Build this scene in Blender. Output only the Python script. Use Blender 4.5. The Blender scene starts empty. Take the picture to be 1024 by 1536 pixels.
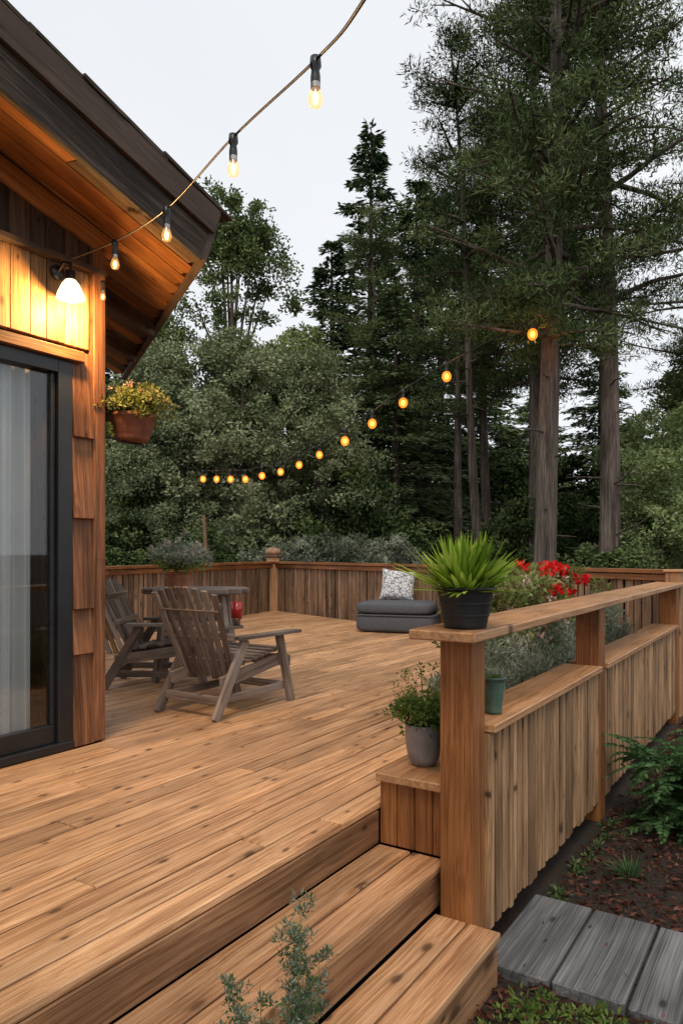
import bpy, math, random
import numpy as np
from mathutils import Vector, Matrix
random.seed(7); rng=np.random.default_rng(7)
TH=math.radians(32.58); CS,SN=math.cos(TH),math.sin(TH)
def site(X,Z): return (X*CS-Z*SN, X*SN+Z*CS)
scene=bpy.context.scene
scene.view_settings.view_transform='Standard'; scene.view_settings.look='None'; scene.view_settings.exposure=0
COL=scene.collection

# ------------------------------------------------------------ node helpers
class NT:
    def __init__(s,name):
        s.m=bpy.data.materials.new(name); s.m.use_nodes=True
        s.t=s.m.node_tree; s.t.nodes.clear()
        s.out=s.t.nodes.new('ShaderNodeOutputMaterial')
    def n(s,ty,ins=None,**kw):
        nd=s.t.nodes.new(ty)
        for k,v in kw.items(): setattr(nd,k,v)
        if ins:
            for k,v in ins.items():
                if isinstance(v,bpy.types.NodeSocket): s.t.links.new(v,nd.inputs[k])
                else: nd.inputs[k].default_value=v
        return nd
    def ramp(s,fac,stops):
        r=s.n('ShaderNodeValToRGB',{'Fac':fac}); e=r.color_ramp.elements
        while len(e)>1: e.remove(e[-1])
        e[0].position=stops[0][0]; c=stops[0][1]; e[0].color=(*c,1) if not isinstance(c,float) else (c,c,c,1)
        for p,c in stops[1:]:
            x=e.new(p); x.color=(*c,1) if not isinstance(c,float) else (c,c,c,1)
        return r.outputs['Color']
    def math(s,op,a,b=0.0):
        return s.n('ShaderNodeMath',{0:a,1:b},operation=op).outputs[0]
    def mix(s,f,a,b,bt='MIX'):
        m=s.n('ShaderNodeMix',data_type='RGBA',blend_type=bt)
        for i,v in ((0,f),(6,a),(7,b)):
            if isinstance(v,bpy.types.NodeSocket): s.t.links.new(v,m.inputs[i])
            else: m.inputs[i].default_value=v if i==0 else ((*v,1) if len(v)==3 else v)
        return m.outputs[2]
    def surf(s,sh): s.t.links.new(sh,s.out.inputs['Surface']); return s.m

def wood(name,dark,mid,light,gs=1.0,rough=.6,bump=.25,knots=0.6,tonev=.4,spec=.3,stain=.35,grey=None,knotsc=1.0,ks=1.0,con=1.0):
    k=NT(name)
    wc=k.n('ShaderNodeAttribute',attribute_name='wc').outputs['Vector']
    tone=k.n('ShaderNodeAttribute',attribute_name='tone').outputs['Fac']
    wn=k.n('ShaderNodeTexNoise',{'Vector':k.n('ShaderNodeMapping',{'Vector':wc,'Scale':(1.2*gs,4*gs,4*gs)}).outputs[0],'Scale':1.0,'Detail':1.0}).outputs['Color']
    wcd=k.n('ShaderNodeVectorMath',{0:wc,1:k.n('ShaderNodeVectorMath',{0:wn,1:(.0,.05,.05)},operation='MULTIPLY').outputs[0]},operation='ADD').outputs[0]
    m1=k.n('ShaderNodeMapping',{'Vector':wcd,'Scale':(.7*gs,34*gs,34*gs)}).outputs[0]
    n1=k.n('ShaderNodeTexNoise',{'Vector':m1,'Scale':1.6,'Detail':3.5,'Roughness':.6}).outputs['Fac']
    m2=k.n('ShaderNodeMapping',{'Vector':wcd,'Scale':(2.5*gs,210*gs,210*gs)}).outputs[0]
    n2=k.n('ShaderNodeTexNoise',{'Vector':m2,'Scale':1.5,'Detail':1.0}).outputs['Fac']
    f=k.math('ADD',k.math('MULTIPLY',n1,.6),k.math('MULTIPLY',n2,.4))
    sp=.15/con
    col=k.ramp(f,[(.5-sp,dark),(.5,mid),(.5+sp,light)])
    n3=k.n('ShaderNodeTexNoise',{'Vector':k.n('ShaderNodeMapping',{'Vector':wc,'Scale':(.6,1.6,1.6)}).outputs[0],'Scale':2.3,'Detail':2.5,'Roughness':.6}).outputs['Fac']
    st=k.ramp(n3,[(.3,1-stain),(.62,1.0+stain*.25)])
    col=k.mix(1.0,col,st,'MULTIPLY')
    if grey:
        n4=k.n('ShaderNodeTexNoise',{'Vector':k.n('ShaderNodeMapping',{'Vector':wc,'Scale':(1,4,4)}).outputs[0],'Scale':1.1,'Detail':3.0,'Roughness':.7}).outputs['Fac']
        col=k.mix(k.ramp(n4,[(.45,0.0),(.7,.75)]),col,grey)
    t=k.math('ADD',k.math('MULTIPLY',tone,tonev),1-tonev*.55)
    tc=k.n('ShaderNodeCombineXYZ',{0:t,1:t,2:t}).outputs[0]
    col=k.mix(1.0,col,tc,'MULTIPLY')
    if knots>0:
        mv=k.n('ShaderNodeMapping',{'Vector':wcd,'Scale':(4.0*knotsc,9*knotsc,9*knotsc)}).outputs[0]
        v=k.n('ShaderNodeTexVoronoi',{'Vector':mv,'Scale':1.0},voronoi_dimensions='2D')
        sp=k.n('ShaderNodeSeparateColor',{0:v.outputs['Color']}); r=sp.outputs[0]
        sel=k.math('GREATER_THAN',r,1-knots*.5)
        dd=k.math('DIVIDE',v.outputs['Distance'],k.math('ADD',k.math('MULTIPLY',sp.outputs[1],.9*ks),.4*ks))
        kd=k.ramp(dd,[(.06,1.0),(.10,.55),(.13,.22),(.24,0.0)])
        col=k.mix(k.math('MULTIPLY',k.math('MULTIPLY',sel,kd),.85),col,tuple(x*.3 for x in dark))
    bp=k.n('ShaderNodeBump',{'Height':f,'Strength':bump,'Distance':.01}).outputs[0]
    rr=k.ramp(n1,[(.3,rough-.08),(.7,rough+.12)])
    b=k.n('ShaderNodeBsdfPrincipled',{'Base Color':col,'Roughness':rr,'Normal':bp,'Specular IOR Level':spec})
    return k.surf(b.outputs[0])

def plain(name,c,rough=.5,metal=0,var=.15,sc=8,bump=.1,spec=.4):
    k=NT(name); tc=k.n('ShaderNodeTexCoord').outputs['Object']
    n=k.n('ShaderNodeTexNoise',{'Vector':tc,'Scale':float(sc),'Detail':4.0}).outputs['Fac']
    col=k.ramp(n,[(.3,tuple(x*(1-var) for x in c)),(.7,tuple(min(1,x*(1+var)) for x in c))])
    bp=k.n('ShaderNodeBump',{'Height':n,'Strength':bump,'Distance':.01}).outputs[0]
    return k.surf(k.n('ShaderNodeBsdfPrincipled',{'Base Color':col,'Roughness':rough,'Metallic':metal,'Normal':bp,'Specular IOR Level':spec}).outputs[0])

def emis(name,c,s,tr=0,samp=True):
    k=NT(name)
    n=k.n('ShaderNodeEmission',{'Color':(*c,1),'Strength':s}).outputs[0]
    if tr: n=k.n('ShaderNodeMixShader',{0:tr,1:n,2:k.n('ShaderNodeBsdfTransparent').outputs[0]}).outputs[0]
    if not samp: k.m.cycles.emission_sampling='NONE'
    return k.surf(n)

def leaf(name,c1,c2,c3,transl=.25,nsc=.6,rough=.6,g=1.0):
    c1,c2,c3=[tuple(x*g for x in c) for c in (c1,c2,c3)]
    k=NT(name)
    tone=k.n('ShaderNodeAttribute',attribute_name='tone').outputs['Fac']
    tc=k.n('ShaderNodeTexCoord').outputs['Object']
    n=k.n('ShaderNodeTexNoise',{'Vector':tc,'Scale':float(nsc),'Detail':0.0}).outputs['Fac']
    oi=k.n('ShaderNodeObjectInfo').outputs['Random']
    f=k.math('ADD',k.math('MULTIPLY',tone,.6),k.math('MULTIPLY',n,.5))
    f=k.math('ADD',f,k.math('MULTIPLY',k.math('SUBTRACT',oi,.5),.34))
    col=k.ramp(f,[(.22,c1),(.52,c2),(.9,c3)])
    d=k.n('ShaderNodeBsdfDiffuse',{'Color':col}).outputs[0]
    if transl==0: return k.surf(d)
    t=k.n('ShaderNodeBsdfTranslucent',{'Color':col}).outputs[0]
    return k.surf(k.n('ShaderNodeMixShader',{0:transl,1:d,2:t}).outputs[0])

# ------------------------------------------------------------ materials
M={}
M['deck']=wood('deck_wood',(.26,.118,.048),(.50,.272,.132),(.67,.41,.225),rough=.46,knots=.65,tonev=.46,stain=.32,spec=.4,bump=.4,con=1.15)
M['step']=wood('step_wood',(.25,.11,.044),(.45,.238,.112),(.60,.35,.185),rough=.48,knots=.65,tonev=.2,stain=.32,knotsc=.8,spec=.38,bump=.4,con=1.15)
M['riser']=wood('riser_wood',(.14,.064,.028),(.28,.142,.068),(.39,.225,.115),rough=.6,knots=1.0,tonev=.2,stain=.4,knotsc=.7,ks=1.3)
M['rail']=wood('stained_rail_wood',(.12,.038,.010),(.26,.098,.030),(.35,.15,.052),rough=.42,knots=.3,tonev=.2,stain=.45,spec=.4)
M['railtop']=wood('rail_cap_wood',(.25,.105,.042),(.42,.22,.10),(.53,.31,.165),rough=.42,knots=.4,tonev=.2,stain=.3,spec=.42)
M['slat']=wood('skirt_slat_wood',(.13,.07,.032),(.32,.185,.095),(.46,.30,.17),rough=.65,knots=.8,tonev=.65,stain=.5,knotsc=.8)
M['fence']=wood('fence_slat_wood',(.08,.043,.024),(.22,.13,.075),(.38,.25,.16),rough=.7,knots=.4,tonev=.75,stain=.5)
M['post']=wood('house_post_wood',(.08,.03,.013),(.20,.082,.035),(.32,.15,.068),rough=.6,knots=.6,tonev=.55,stain=.6)
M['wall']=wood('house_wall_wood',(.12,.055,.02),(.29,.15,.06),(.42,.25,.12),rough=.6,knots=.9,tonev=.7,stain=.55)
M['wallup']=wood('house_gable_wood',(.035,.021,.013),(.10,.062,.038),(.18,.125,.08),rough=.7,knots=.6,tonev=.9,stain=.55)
M['soffit']=wood('soffit_wood',(.17,.06,.016),(.36,.14,.038),(.47,.22,.07),rough=.5,knots=.5,tonev=.8,stain=.5)
M['fascia']=wood('fascia_wood',(.014,.011,.009),(.05,.038,.029),(.15,.115,.088),rough=.75,knots=.3,tonev=.3,stain=.6)
M['fascia2']=wood('fascia_brown_wood',(.05,.032,.024),(.09,.06,.045),(.135,.093,.072),rough=.6,knots=.1,tonev=.3,stain=.4)
M['chair']=wood('weathered_chair_wood',(.06,.042,.032),(.18,.128,.098),(.34,.265,.215),rough=.7,knots=.3,tonev=.6,stain=.5,grey=(.27,.23,.20))
M['greypath']=wood('grey_path_wood',(.055,.055,.055),(.14,.142,.143),(.235,.237,.24),rough=.8,bump=.6,knots=.5,tonev=.3,stain=.5,gs=.6)
M['bark']=wood('bark',(.035,.027,.022),(.105,.083,.068),(.21,.175,.15),gs=.35,rough=.9,bump=1.0,knots=0,tonev=.3,stain=.5)
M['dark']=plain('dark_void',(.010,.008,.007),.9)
M['black']=plain('black_metal',(.012,.013,.015),.35,.0,.2,spec=.5)
M['blackpot']=plain('black_pot_plastic',(.018,.019,.022),.5,0,.2,20)
M['greypot']=plain('grey_pot_glaze',(.19,.18,.18),.35,0,.25,12,spec=.6)
M['greenpot']=plain('green_pot_glaze',(.07,.13,.10),.4,0,.25,14)
M['terra']=plain('terracotta',(.19,.07,.038),.75,0,.35,14)
M['terra2']=plain('terracotta_bowl',(.30,.13,.065),.75,0,.3,14)
M['soil']=plain('soil',(.03,.02,.014),.95,0,.4,30,.5)
M['cush']=plain('grey_cushion_fabric',(.095,.10,.11),.9,0,.2,60,.3,spec=.1)
M['redglass']=plain('red_glass',(.35,.012,.01),.2,0,.15,10,0,spec=.7)
M['shade']=emis('lamp_shade_glow',(1,.76,.48),2.8)
M['filament']=emis('bulb_filament',(1,.45,.13),11,0,False)
M['core']=emis('bulb_core',(1,.46,.11),6,0,False)
M['bulbfar']=emis('bulb_glow',(1,.20,.018),2.6,.3,False)
M['candle']=emis('candle_flame',(1,.5,.15),6,0,False)
M['brass']=plain('socket_metal',(.35,.33,.3),.35,1,.2)
k=NT('window_glass')
M['glass']=k.surf(k.n('ShaderNodeMixShader',{0:k.math('ADD',k.math('MULTIPLY',k.n('ShaderNodeLayerWeight',{'Blend':.14}).outputs['Fresnel'],.7),.06),
   1:k.n('ShaderNodeBsdfTransparent',{'Color':(.9,.92,.92,1)}).outputs[0],2:k.n('ShaderNodeBsdfGlossy',{'Roughness':.02}).outputs[0]}).outputs[0])
k=NT('bulb_glass')
g=k.n('ShaderNodeMixShader',{0:.15,1:k.n('ShaderNodeBsdfTransparent',{'Color':(1,.88,.68,1)}).outputs[0],2:k.n('ShaderNodeBsdfGlossy',{'Roughness':.08}).outputs[0]}).outputs[0]
M['bglass']=k.surf(k.n('ShaderNodeAddShader',{0:g,1:k.n('ShaderNodeEmission',{'Color':(1,.48,.14,1),'Strength':.35}).outputs[0]}).outputs[0]); k.m.cycles.emission_sampling='NONE'
M['curtain']=plain('curtain_linen',(.55,.57,.58),.9,0,.06,4)
k=NT('pillow_pattern'); tc=k.n('ShaderNodeTexCoord').outputs['Object']
v=k.n('ShaderNodeTexVoronoi',{'Vector':tc,'Scale':17.0},feature='DISTANCE_TO_EDGE').outputs[0]
n=k.n('ShaderNodeTexNoise',{'Vector':tc,'Scale':24.0,'Distortion':2.0}).outputs['Fac']
M['pillow']=k.surf(k.n('ShaderNodeBsdfPrincipled',{'Base Color':k.mix(k.ramp(k.math('ADD',v,k.math('MULTIPLY',n,.3)),[(.19,1.0),(.24,0.0)]),(.62,.62,.61),(.12,.14,.18)),'Roughness':.9}).outputs[0])
# foliage
M['pine']=leaf('pine_needles',(.022,.036,.016),(.060,.088,.036),(.14,.17,.07),0,.5,g=1.3)
M['fir']=leaf('fir_needles',(.024,.042,.022),(.066,.10,.048),(.15,.19,.09),0,.5,g=1.35)
M['broad']=leaf('broad_leaves',(.05,.075,.030),(.13,.17,.068),(.25,.29,.125),.12,.5,g=1.45)
M['olive']=leaf('olive_leaves',(.055,.075,.038),(.135,.165,.088),(.25,.28,.165),.12,.6,g=1.45)
M['under']=leaf('understory_leaves',(.016,.032,.012),(.055,.085,.032),(.12,.155,.06),0,.6,g=1.15)
M['lime']=leaf('light_green_leaves',(.09,.13,.05),(.19,.245,.105),(.31,.36,.19),.2,.6,g=1.35)
M['silver']=leaf('silver_leaves',(.08,.10,.065),(.19,.22,.155),(.40,.43,.34),.2,3)
M['shrub']=leaf('shrub_leaves',(.05,.08,.02),(.14,.175,.05),(.32,.33,.15),.25,4)
M['spike']=leaf('spiky_leaves',(.09,.17,.015),(.26,.40,.045),(.52,.62,.13),.35,4)
M['herb']=leaf('herb_leaves',(.05,.09,.02),(.13,.20,.05),(.28,.34,.11),.3,6)
M['fernm']=leaf('fern_leaves',(.035,.08,.03),(.09,.17,.065),(.20,.32,.14),.3,3)
M['red']=leaf('red_petals',(.35,.008,.008),(.6,.015,.02),(.8,.06,.05),.2,5)
M['pink']=leaf('pink_petals',(.30,.06,.05),(.5,.16,.13),(.7,.4,.32),.2,5)
M['cream']=leaf('cream_petals',(.45,.22,.18),(.6,.42,.34),(.75,.65,.56),.3,5)
M['twig']=plain('twig',(.16,.10,.05),.8)
M['chip']=leaf('mulch_chips',(.03,.012,.008),(.09,.037,.024),(.20,.09,.062),0,3,.9)
k=NT('ground_soil'); tc=k.n('ShaderNodeTexCoord').outputs['Object']
n1=k.n('ShaderNodeTexNoise',{'Vector':tc,'Scale':1.3,'Detail':6.0}).outputs['Fac']
n2=k.n('ShaderNodeTexNoise',{'Vector':tc,'Scale':45.0,'Detail':6.0,'Roughness':.8}).outputs['Fac']
col=k.mix(k.ramp(n1,[(.4,0.0),(.65,.8)]),(.05,.026,.018),(.03,.026,.015))
col=k.mix(1.0,col,k.ramp(n2,[(.3,.4),(.7,1.5)]),'MULTIPLY')
M['ground']=k.surf(k.n('ShaderNodeBsdfPrincipled',{'Base Color':col,'Roughness':.95,'Normal':k.n('ShaderNodeBump',{'Height':n2,'Strength':1.0,'Distance':.03}).outputs[0]}).outputs[0])

# ------------------------------------------------------------ builders
class B:
    def __init__(s,name,mats):
        s.name=name; s.mats=mats; s.v=[]; s.f=[]; s.m=[]; s.wc=[]; s.tn=[]; s.sm=[]
    def _m(s,m):
        if m not in s.mats: s.mats.append(m)
        return s.mats.index(m)
    def obox(s,c,ax,size,m,ch=.003,tone=None):
        """oriented chamfered box; ax=3 unit vectors, size full lengths"""
        c=Vector(c); hs=[x/2 for x in size]; ch=min(ch,min(hs)*.45)
        order=sorted(range(3),key=lambda i:-size[i]); off=[random.uniform(0,60) for _ in range(3)]
        t=random.random() if tone is None else tone
        mi=s._m(m); base=len(s.v); idx={}
        sg=[(a,b,d) for a in(-1,1) for b in(-1,1) for d in(-1,1)]
        for q in sg:
            for kx in range(3):
                l=[q[i]*(hs[i] if i==kx else hs[i]-ch) for i in range(3)]
                idx[(q,kx)]=len(s.v)
                s.v.append(tuple(c+ax[0]*l[0]+ax[1]*l[1]+ax[2]*l[2]))
                s.wc.append(tuple(l[order[i]]+off[i] for i in range(3))); s.tn.append(t)
        def add(ids):
            P=[Vector(s.v[i]) for i in ids]; n=(P[1]-P[0]).cross(P[2]-P[0]); ce=sum(P,Vector())/len(P)
            if n.dot(ce-c)<0: ids=ids[::-1]
            s.f.append(tuple(ids)); s.m.append(mi); s.sm.append(False)
        for kx in range(3):
            o=[i for i in range(3) if i!=kx]
            for sn in(-1,1):
                ids=[]
                for a,b in((-1,-1),(1,-1),(1,1),(-1,1)):
                    q=[0,0,0]; q[kx]=sn; q[o[0]]=a; q[o[1]]=b; ids.append(idx[(tuple(q),kx)])
                add(ids)
            for a in(-1,1):
                for b in(-1,1):
                    q1=[0,0,0]; q1[kx]=-1; q1[o[0]]=a; q1[o[1]]=b; q2=list(q1); q2[kx]=1
                    q1=tuple(q1);q2=tuple(q2)
                    add([idx[(q1,o[0])],idx[(q2,o[0])],idx[(q2,o[1])],idx[(q1,o[1])]])
        for q in sg: add([idx[(q,0)],idx[(q,1)],idx[(q,2)]])
    def box(s,x0,x1,y0,y1,z0,z1,m,rz=0,ch=.003,tone=None):
        R=Matrix.Rotation(rz,3,'Z'); ax=[R@Vector(e) for e in((1,0,0),(0,1,0),(0,0,1))]
        s.obox(((x0+x1)/2,(y0+y1)/2,(z0+z1)/2),ax,(x1-x0,y1-y0,z1-z0),m,ch,tone)
    def beam(s,p0,p1,w,h,m,up=(0,0,1),ch=.003,tone=None):
        p0=Vector(p0);p1=Vector(p1); a=(p1-p0); L=a.length; a.normalize(); u=Vector(up)
        if abs(a.dot(u.normalized()))>.98: u=Vector((0,1,0))
        sd=u.cross(a).normalized(); u=a.cross(sd).normalized()
        s.obox((p0+p1)/2,[a,sd,u],(L,w,h),m,ch,tone)
    def raw(s,V,F,m,smooth=True,tone=None,T=None):
        base=len(s.v); mi=s._m(m); t=random.random() if tone is None else tone
        for v in V:
            s.v.append(tuple(v)); s.wc.append((v[2],v[0],v[1])); s.tn.append(t)
        for f in F: s.f.append(tuple(i+base for i in f)); s.m.append(mi); s.sm.append(smooth)
    def lathe(s,c,prof,m,seg=24,axis=None,smooth=True,wob=0):
        V=[];F=[];n=len(prof)
        for i in range(seg):
            a=2*math.pi*i/seg; w=1+wob*math.sin(3*a+prof[0][0]*50)
            for r,z in prof: V.append(Vector((r*w*math.cos(a),r*w*math.sin(a),z)))
        for i in range(seg):
            j=(i+1)%seg
            for q in range(n-1): F.append((i*n+q,j*n+q,j*n+q+1,i*n+q+1))
        if axis: R=Vector((0,0,1)).rotation_difference(Vector(axis)).to_matrix(); V=[R@v for v in V]
        V=[v+Vector(c) for v in V]; s.raw(V,F,m,smooth)
    def tube(s,pts,rad,m,seg=6):
        V=[];F=[];pts=[Vector(p) for p in pts]; n=len(pts)
        for i,p in enumerate(pts):
            d=(pts[min(i+1,n-1)]-pts[max(i-1,0)]).normalized()
            u=d.cross(Vector((.31,.17,.93)) if abs(d.z)<.9 else Vector((1,.1,0))).normalized(); w=d.cross(u)
            r=rad[i] if hasattr(rad,'__len__') else rad
            for q in range(seg):
                a=2*math.pi*q/seg; V.append(p+u*(r*math.cos(a))+w*(r*math.sin(a)))
        for i in range(n-1):
            for q in range(seg):
                r=(q+1)%seg; F.append((i*seg+q,i*seg+r,(i+1)*seg+r,(i+1)*seg+q))
        s.raw(V,F,m)
    def sell(s,c,size,e1,e2,m,R=None,nu=32,nv=16):
        V=[];F=[]
        f=lambda w,e: math.copysign(abs(w)**e,w)
        for j in range(nv+1):
            ph=-math.pi/2+math.pi*j/nv
            for i in range(nu):
                th=2*math.pi*i/nu
                v=Vector((size[0]*f(math.cos(ph),e1)*f(math.cos(th),e2),size[1]*f(math.cos(ph),e1)*f(math.sin(th),e2),size[2]*f(math.sin(ph),e1)))
                if R: v=R@v
                V.append(v+Vector(c))
        for j in range(nv):
            for i in range(nu):
                q=(i+1)%nu; F.append((j*nu+i,j*nu+q,(j+1)*nu+q,(j+1)*nu+i))
        s.raw(V,F,m)
    def cards(s,P,D,L,W,m,tn):
        if not hasattr(s,'np'): s.np=[]
        s.np.append((cards(P,D,L,W),s._m(m),np.repeat(tn,4)))
    def done(s,parent=None,loc=None,rz=0):
        V=np.array(s.v,dtype=np.float32).reshape(-1,3); nf=len(s.f)
        ls=[len(f) for f in s.f]; lv=[i for f in s.f for i in f]
        wc=np.array(s.wc,dtype=np.float32).reshape(-1,3); tn=np.array(s.tn,dtype=np.float32); mi=np.array(s.m,dtype=np.int32); sm=np.array(s.sm,dtype=bool)
        Vs=[V];LV=[np.array(lv,dtype=np.int32)];LS=[np.array(ls,dtype=np.int32)];WC=[wc];TN=[tn];MI=[mi];SM=[sm];off=len(V)
        for (cv,m,t) in getattr(s,'np',[]):
            n=len(cv); Vs.append(cv.astype(np.float32)); LV.append(np.arange(off,off+n,dtype=np.int32)); LS.append(np.full(n//4,4,dtype=np.int32))
            WC.append(cv.astype(np.float32)); TN.append(t.astype(np.float32)); MI.append(np.full(n//4,m,dtype=np.int32)); SM.append(np.zeros(n//4,dtype=bool)); off+=n
        V=np.concatenate(Vs);LV=np.concatenate(LV);LS=np.concatenate(LS);WC=np.concatenate(WC);TN=np.concatenate(TN);MI=np.concatenate(MI);SM=np.concatenate(SM)
        me=bpy.data.meshes.new(s.name); me.vertices.add(len(V)); me.vertices.foreach_set('co',V.ravel())
        me.loops.add(len(LV)); me.loops.foreach_set('vertex_index',LV)
        me.polygons.add(len(LS)); st=np.concatenate([[0],np.cumsum(LS)[:-1]]).astype(np.int32)
        me.polygons.foreach_set('loop_start',st); me.polygons.foreach_set('loop_total',LS)
        me.polygons.foreach_set('material_index',MI); me.polygons.foreach_set('use_smooth',SM)
        a=me.attributes.new('wc','FLOAT_VECTOR','POINT'); a.data.foreach_set('vector',WC.ravel())
        a=me.attributes.new('tone','FLOAT','POINT'); a.data.foreach_set('value',TN)
        for m in s.mats: me.materials.append(M[m])
        me.update(calc_edges=True); me.validate()
        return put(me,s.name,parent,loc,rz)
def put(me,name,parent=None,loc=None,rz=0,sc=None):
    o=bpy.data.objects.new(name,me); COL.objects.link(o)
    if parent: o.parent=parent
    if loc: o.location=loc
    o.rotation_euler[2]=rz
    if sc: o.scale=sc
    return o
def empty(name,loc=(0,0,0)):
    o=bpy.data.objects.new(name,None); COL.objects.link(o); o.location=loc; o.empty_display_size=.2; return o
def norm(a): return a/np.maximum(np.linalg.norm(a,axis=1,keepdims=True),1e-6)
def cards(P,D,L,W):
    D=norm(D); N=len(P); S=norm(np.cross(D,rng.normal(size=(N,3))))
    L=np.broadcast_to(L,(N,)).reshape(-1,1); W=np.broadcast_to(W,(N,)).reshape(-1,1)
    out=np.empty((N,4,3)); out[:,0]=P; out[:,1]=P+D*L*.45+S*W*.5; out[:,2]=P+D*L; out[:,3]=P+D*L*.45-S*W*.5
    return out.reshape(-1,3)
def rdir(n): return norm(rng.normal(size=(n,3)))
def clumps(b,C,R,per,L,W,m,flat=.7,updir=.2,tv=.5,outward=.6):
    C=np.asarray(C,dtype=float); R=np.broadcast_to(R,(len(C),)); k=len(C)
    ct=rng.random(k)
    d=rdir(k*per); r=np.repeat(R,per)[:,None]*rng.random((k*per,1))**.5
    P=np.repeat(C,per,axis=0)+d*r*np.array([1,1,flat])
    D=d*outward+rdir(k*per)*(1-outward)+np.array([0,0,updir])
    tn=np.clip(np.repeat(ct,per)*tv+rng.random(k*per)*(1-tv),0,1)
    b.cards(P,D,L*rng.uniform(.6,1.3,k*per),W*rng.uniform(.7,1.3,k*per),m,tn)

# ------------------------------------------------------------ trees
def pine(name,seed,h=17,c0=5.5,R=2.9,nb=95,lean=0,r0=.21,per=70,needle='pine',dead=10,te=1.15):
    random.seed(seed); b=B(name,['bark',needle])
    tp=[]; 
    for i in range(11):
        t=i/10; tp.append(Vector((lean*t*h+.12*math.sin(t*5+seed),.12*math.cos(t*4+seed*2),t*h)))
    b.tube(tp,[r0*(1.25 if i==0 else 1)*(1-.85*(i/10)**1.2) for i in range(11)],'bark',10)
    def tr(z):
        t=max(0,min(.999,z/h))*10; i=int(t); return tp[i].lerp(tp[i+1],t-i)
    C=[];RR=[]
    for i in range(nb+dead):
        isdead=i>=nb
        t=random.random()**te if not isdead else -random.uniform(.05,.5)
        z=c0+t*(h-c0)
        prof=(1-max(t,0))**.55*(.65+.35*math.sin(min(1,max(t,0)*3)*1.57))+.1
        L=R*prof*random.uniform(.45,1.15)*(.45 if isdead else 1)
        a=random.uniform(0,6.283); el=random.uniform(-.15,.25)+.5*max(t,0)
        p=tr(z); pts=[p]; d=Vector((math.cos(a)*math.cos(el),math.sin(a)*math.cos(el),math.sin(el)))
        n=6
        for q in range(n):
            d=(d+Vector((random.uniform(-.18,.18),random.uniform(-.18,.18),random.uniform(-.16,.12)))).normalized()
            pts.append(pts[-1]+d*L/n)
        rb=.05*L/R+.012
        b.tube(pts,[rb*(1-.8*q/n) for q in range(n+1)],'bark',5)
        if isdead: continue
        for q in range(2,n+1):
            for w in range(2 if q>2 else 1):
                o=Vector((random.uniform(-.4,.4),random.uniform(-.4,.4),random.uniform(-.12,.2)))*(.6+.4*L/R)
                C.append(tuple(pts[q]+o)); RR.append(random.uniform(.2,.4))
                if random.random()<.3: b.tube([pts[q-1],pts[q]+o],[rb*.4,.008],'bark',3)
    clumps(b,C,np.array(RR),per,.13,.024,needle,flat=.55,updir=.25,outward=.5,tv=.65)
    return b
def fir(name,seed,h=16,R=2.8,nb=190,per=120,base=.08,mat='fir'):
    random.seed(seed); b=B(name,['bark',mat])
    b.tube([(0,0,0),(0.05,0,h*.5),(0,0,h)],[.22,.13,.015],'bark',8)
    P=[];D=[];T=[]
    for i in range(nb):
        t=(i+random.random())/nb; z=h*(base+(1-base)*t)
        L=R*((1-t)**.8)*random.uniform(.55,1.2)+.15
        a=random.uniform(0,6.283); dr=-.25+.55*t
        ux,uy=math.cos(a),math.sin(a); px,py=-uy,ux
        m=int(per*(.25+.75*L/R)); s=rng.random(m)**.75; tv=random.random()
        lat=(rng.random(m)-.5)*2*(.08+.45*(1-s)*L*.6); 
        zz=z+dr*s*L-.18*s*s*L+rng.normal(size=m)*.05
        P.append(np.stack([ux*s*L+px*lat,uy*s*L+py*lat,zz],1))
        sg=np.sign(lat)
        D.append(np.stack([ux*.8+px*sg*.7+rng.normal(size=m)*.25,uy*.8+py*sg*.7+rng.normal(size=m)*.25,-.25+rng.normal(size=m)*.3],1))
        T.append(np.clip(tv*.6+rng.random(m)*.4,0,1))
        b.tube([(0,0,z),(ux*L*.9,uy*L*.9,z+dr*L*.9-.14*L)],[.03,.008],'bark',3)
    P=np.concatenate(P);D=np.concatenate(D);T=np.concatenate(T)
    b.cards(P,D,.26*rng.uniform(.6,1.2,len(P)),.08,mat,T)
    return b
def broad(name,seed,h=9,R=2.6,c0=.25,ncl=230,per=130,L=.105,W=.062,mat='broad',lobes=7,r0=.14,**kw):
    random.seed(seed); b=B(name,['bark',mat])
    lob=[]
    for i in range(lobes):
        a=random.uniform(0,6.283); rr=R*random.uniform(.15,.62); t=random.uniform(.15,.85)
        z=h*(c0+(1-c0)*t); rr*=1.1-abs(t-.4)
        lob.append((Vector((rr*math.cos(a),rr*math.sin(a),z)),R*random.uniform(.35,.6)*(1.1-.5*t)))
    lob.append((Vector((0,0,h*.82)),R*.42))
    if r0>0:
        b.tube([(0,0,0),(.1,.05,h*.4),(0,0,h*.8)],[r0,r0*.7,r0*.2],'bark',8)
        for c,r in lob:
            z0=c.z*random.uniform(.45,.7); b.tube([(0.05,0,z0),tuple(Vector((0,0,z0)).lerp(c,.55)+Vector((0,0,.1))),tuple(c)],[r0*.4,r0*.25,r0*.08],'bark',5)
    C=[];RR=[]
    for i in range(ncl):
        c,r=random.choice(lob); d=Vector((random.gauss(0,1),random.gauss(0,1),random.gauss(0,1))).normalized()
        p=c+Vector((d.x*r,d.y*r,d.z*r*.95))*random.uniform(.55,1.18)
        if p.z<.15: p.z=random.uniform(.15,.5)
        C.append(tuple(p)); RR.append(random.uniform(.16,.5)*R/2.6)
    clumps(b,C,np.array(RR),per,L,W,mat,flat=.75,updir=.1,outward=.4)
    return b

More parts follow.
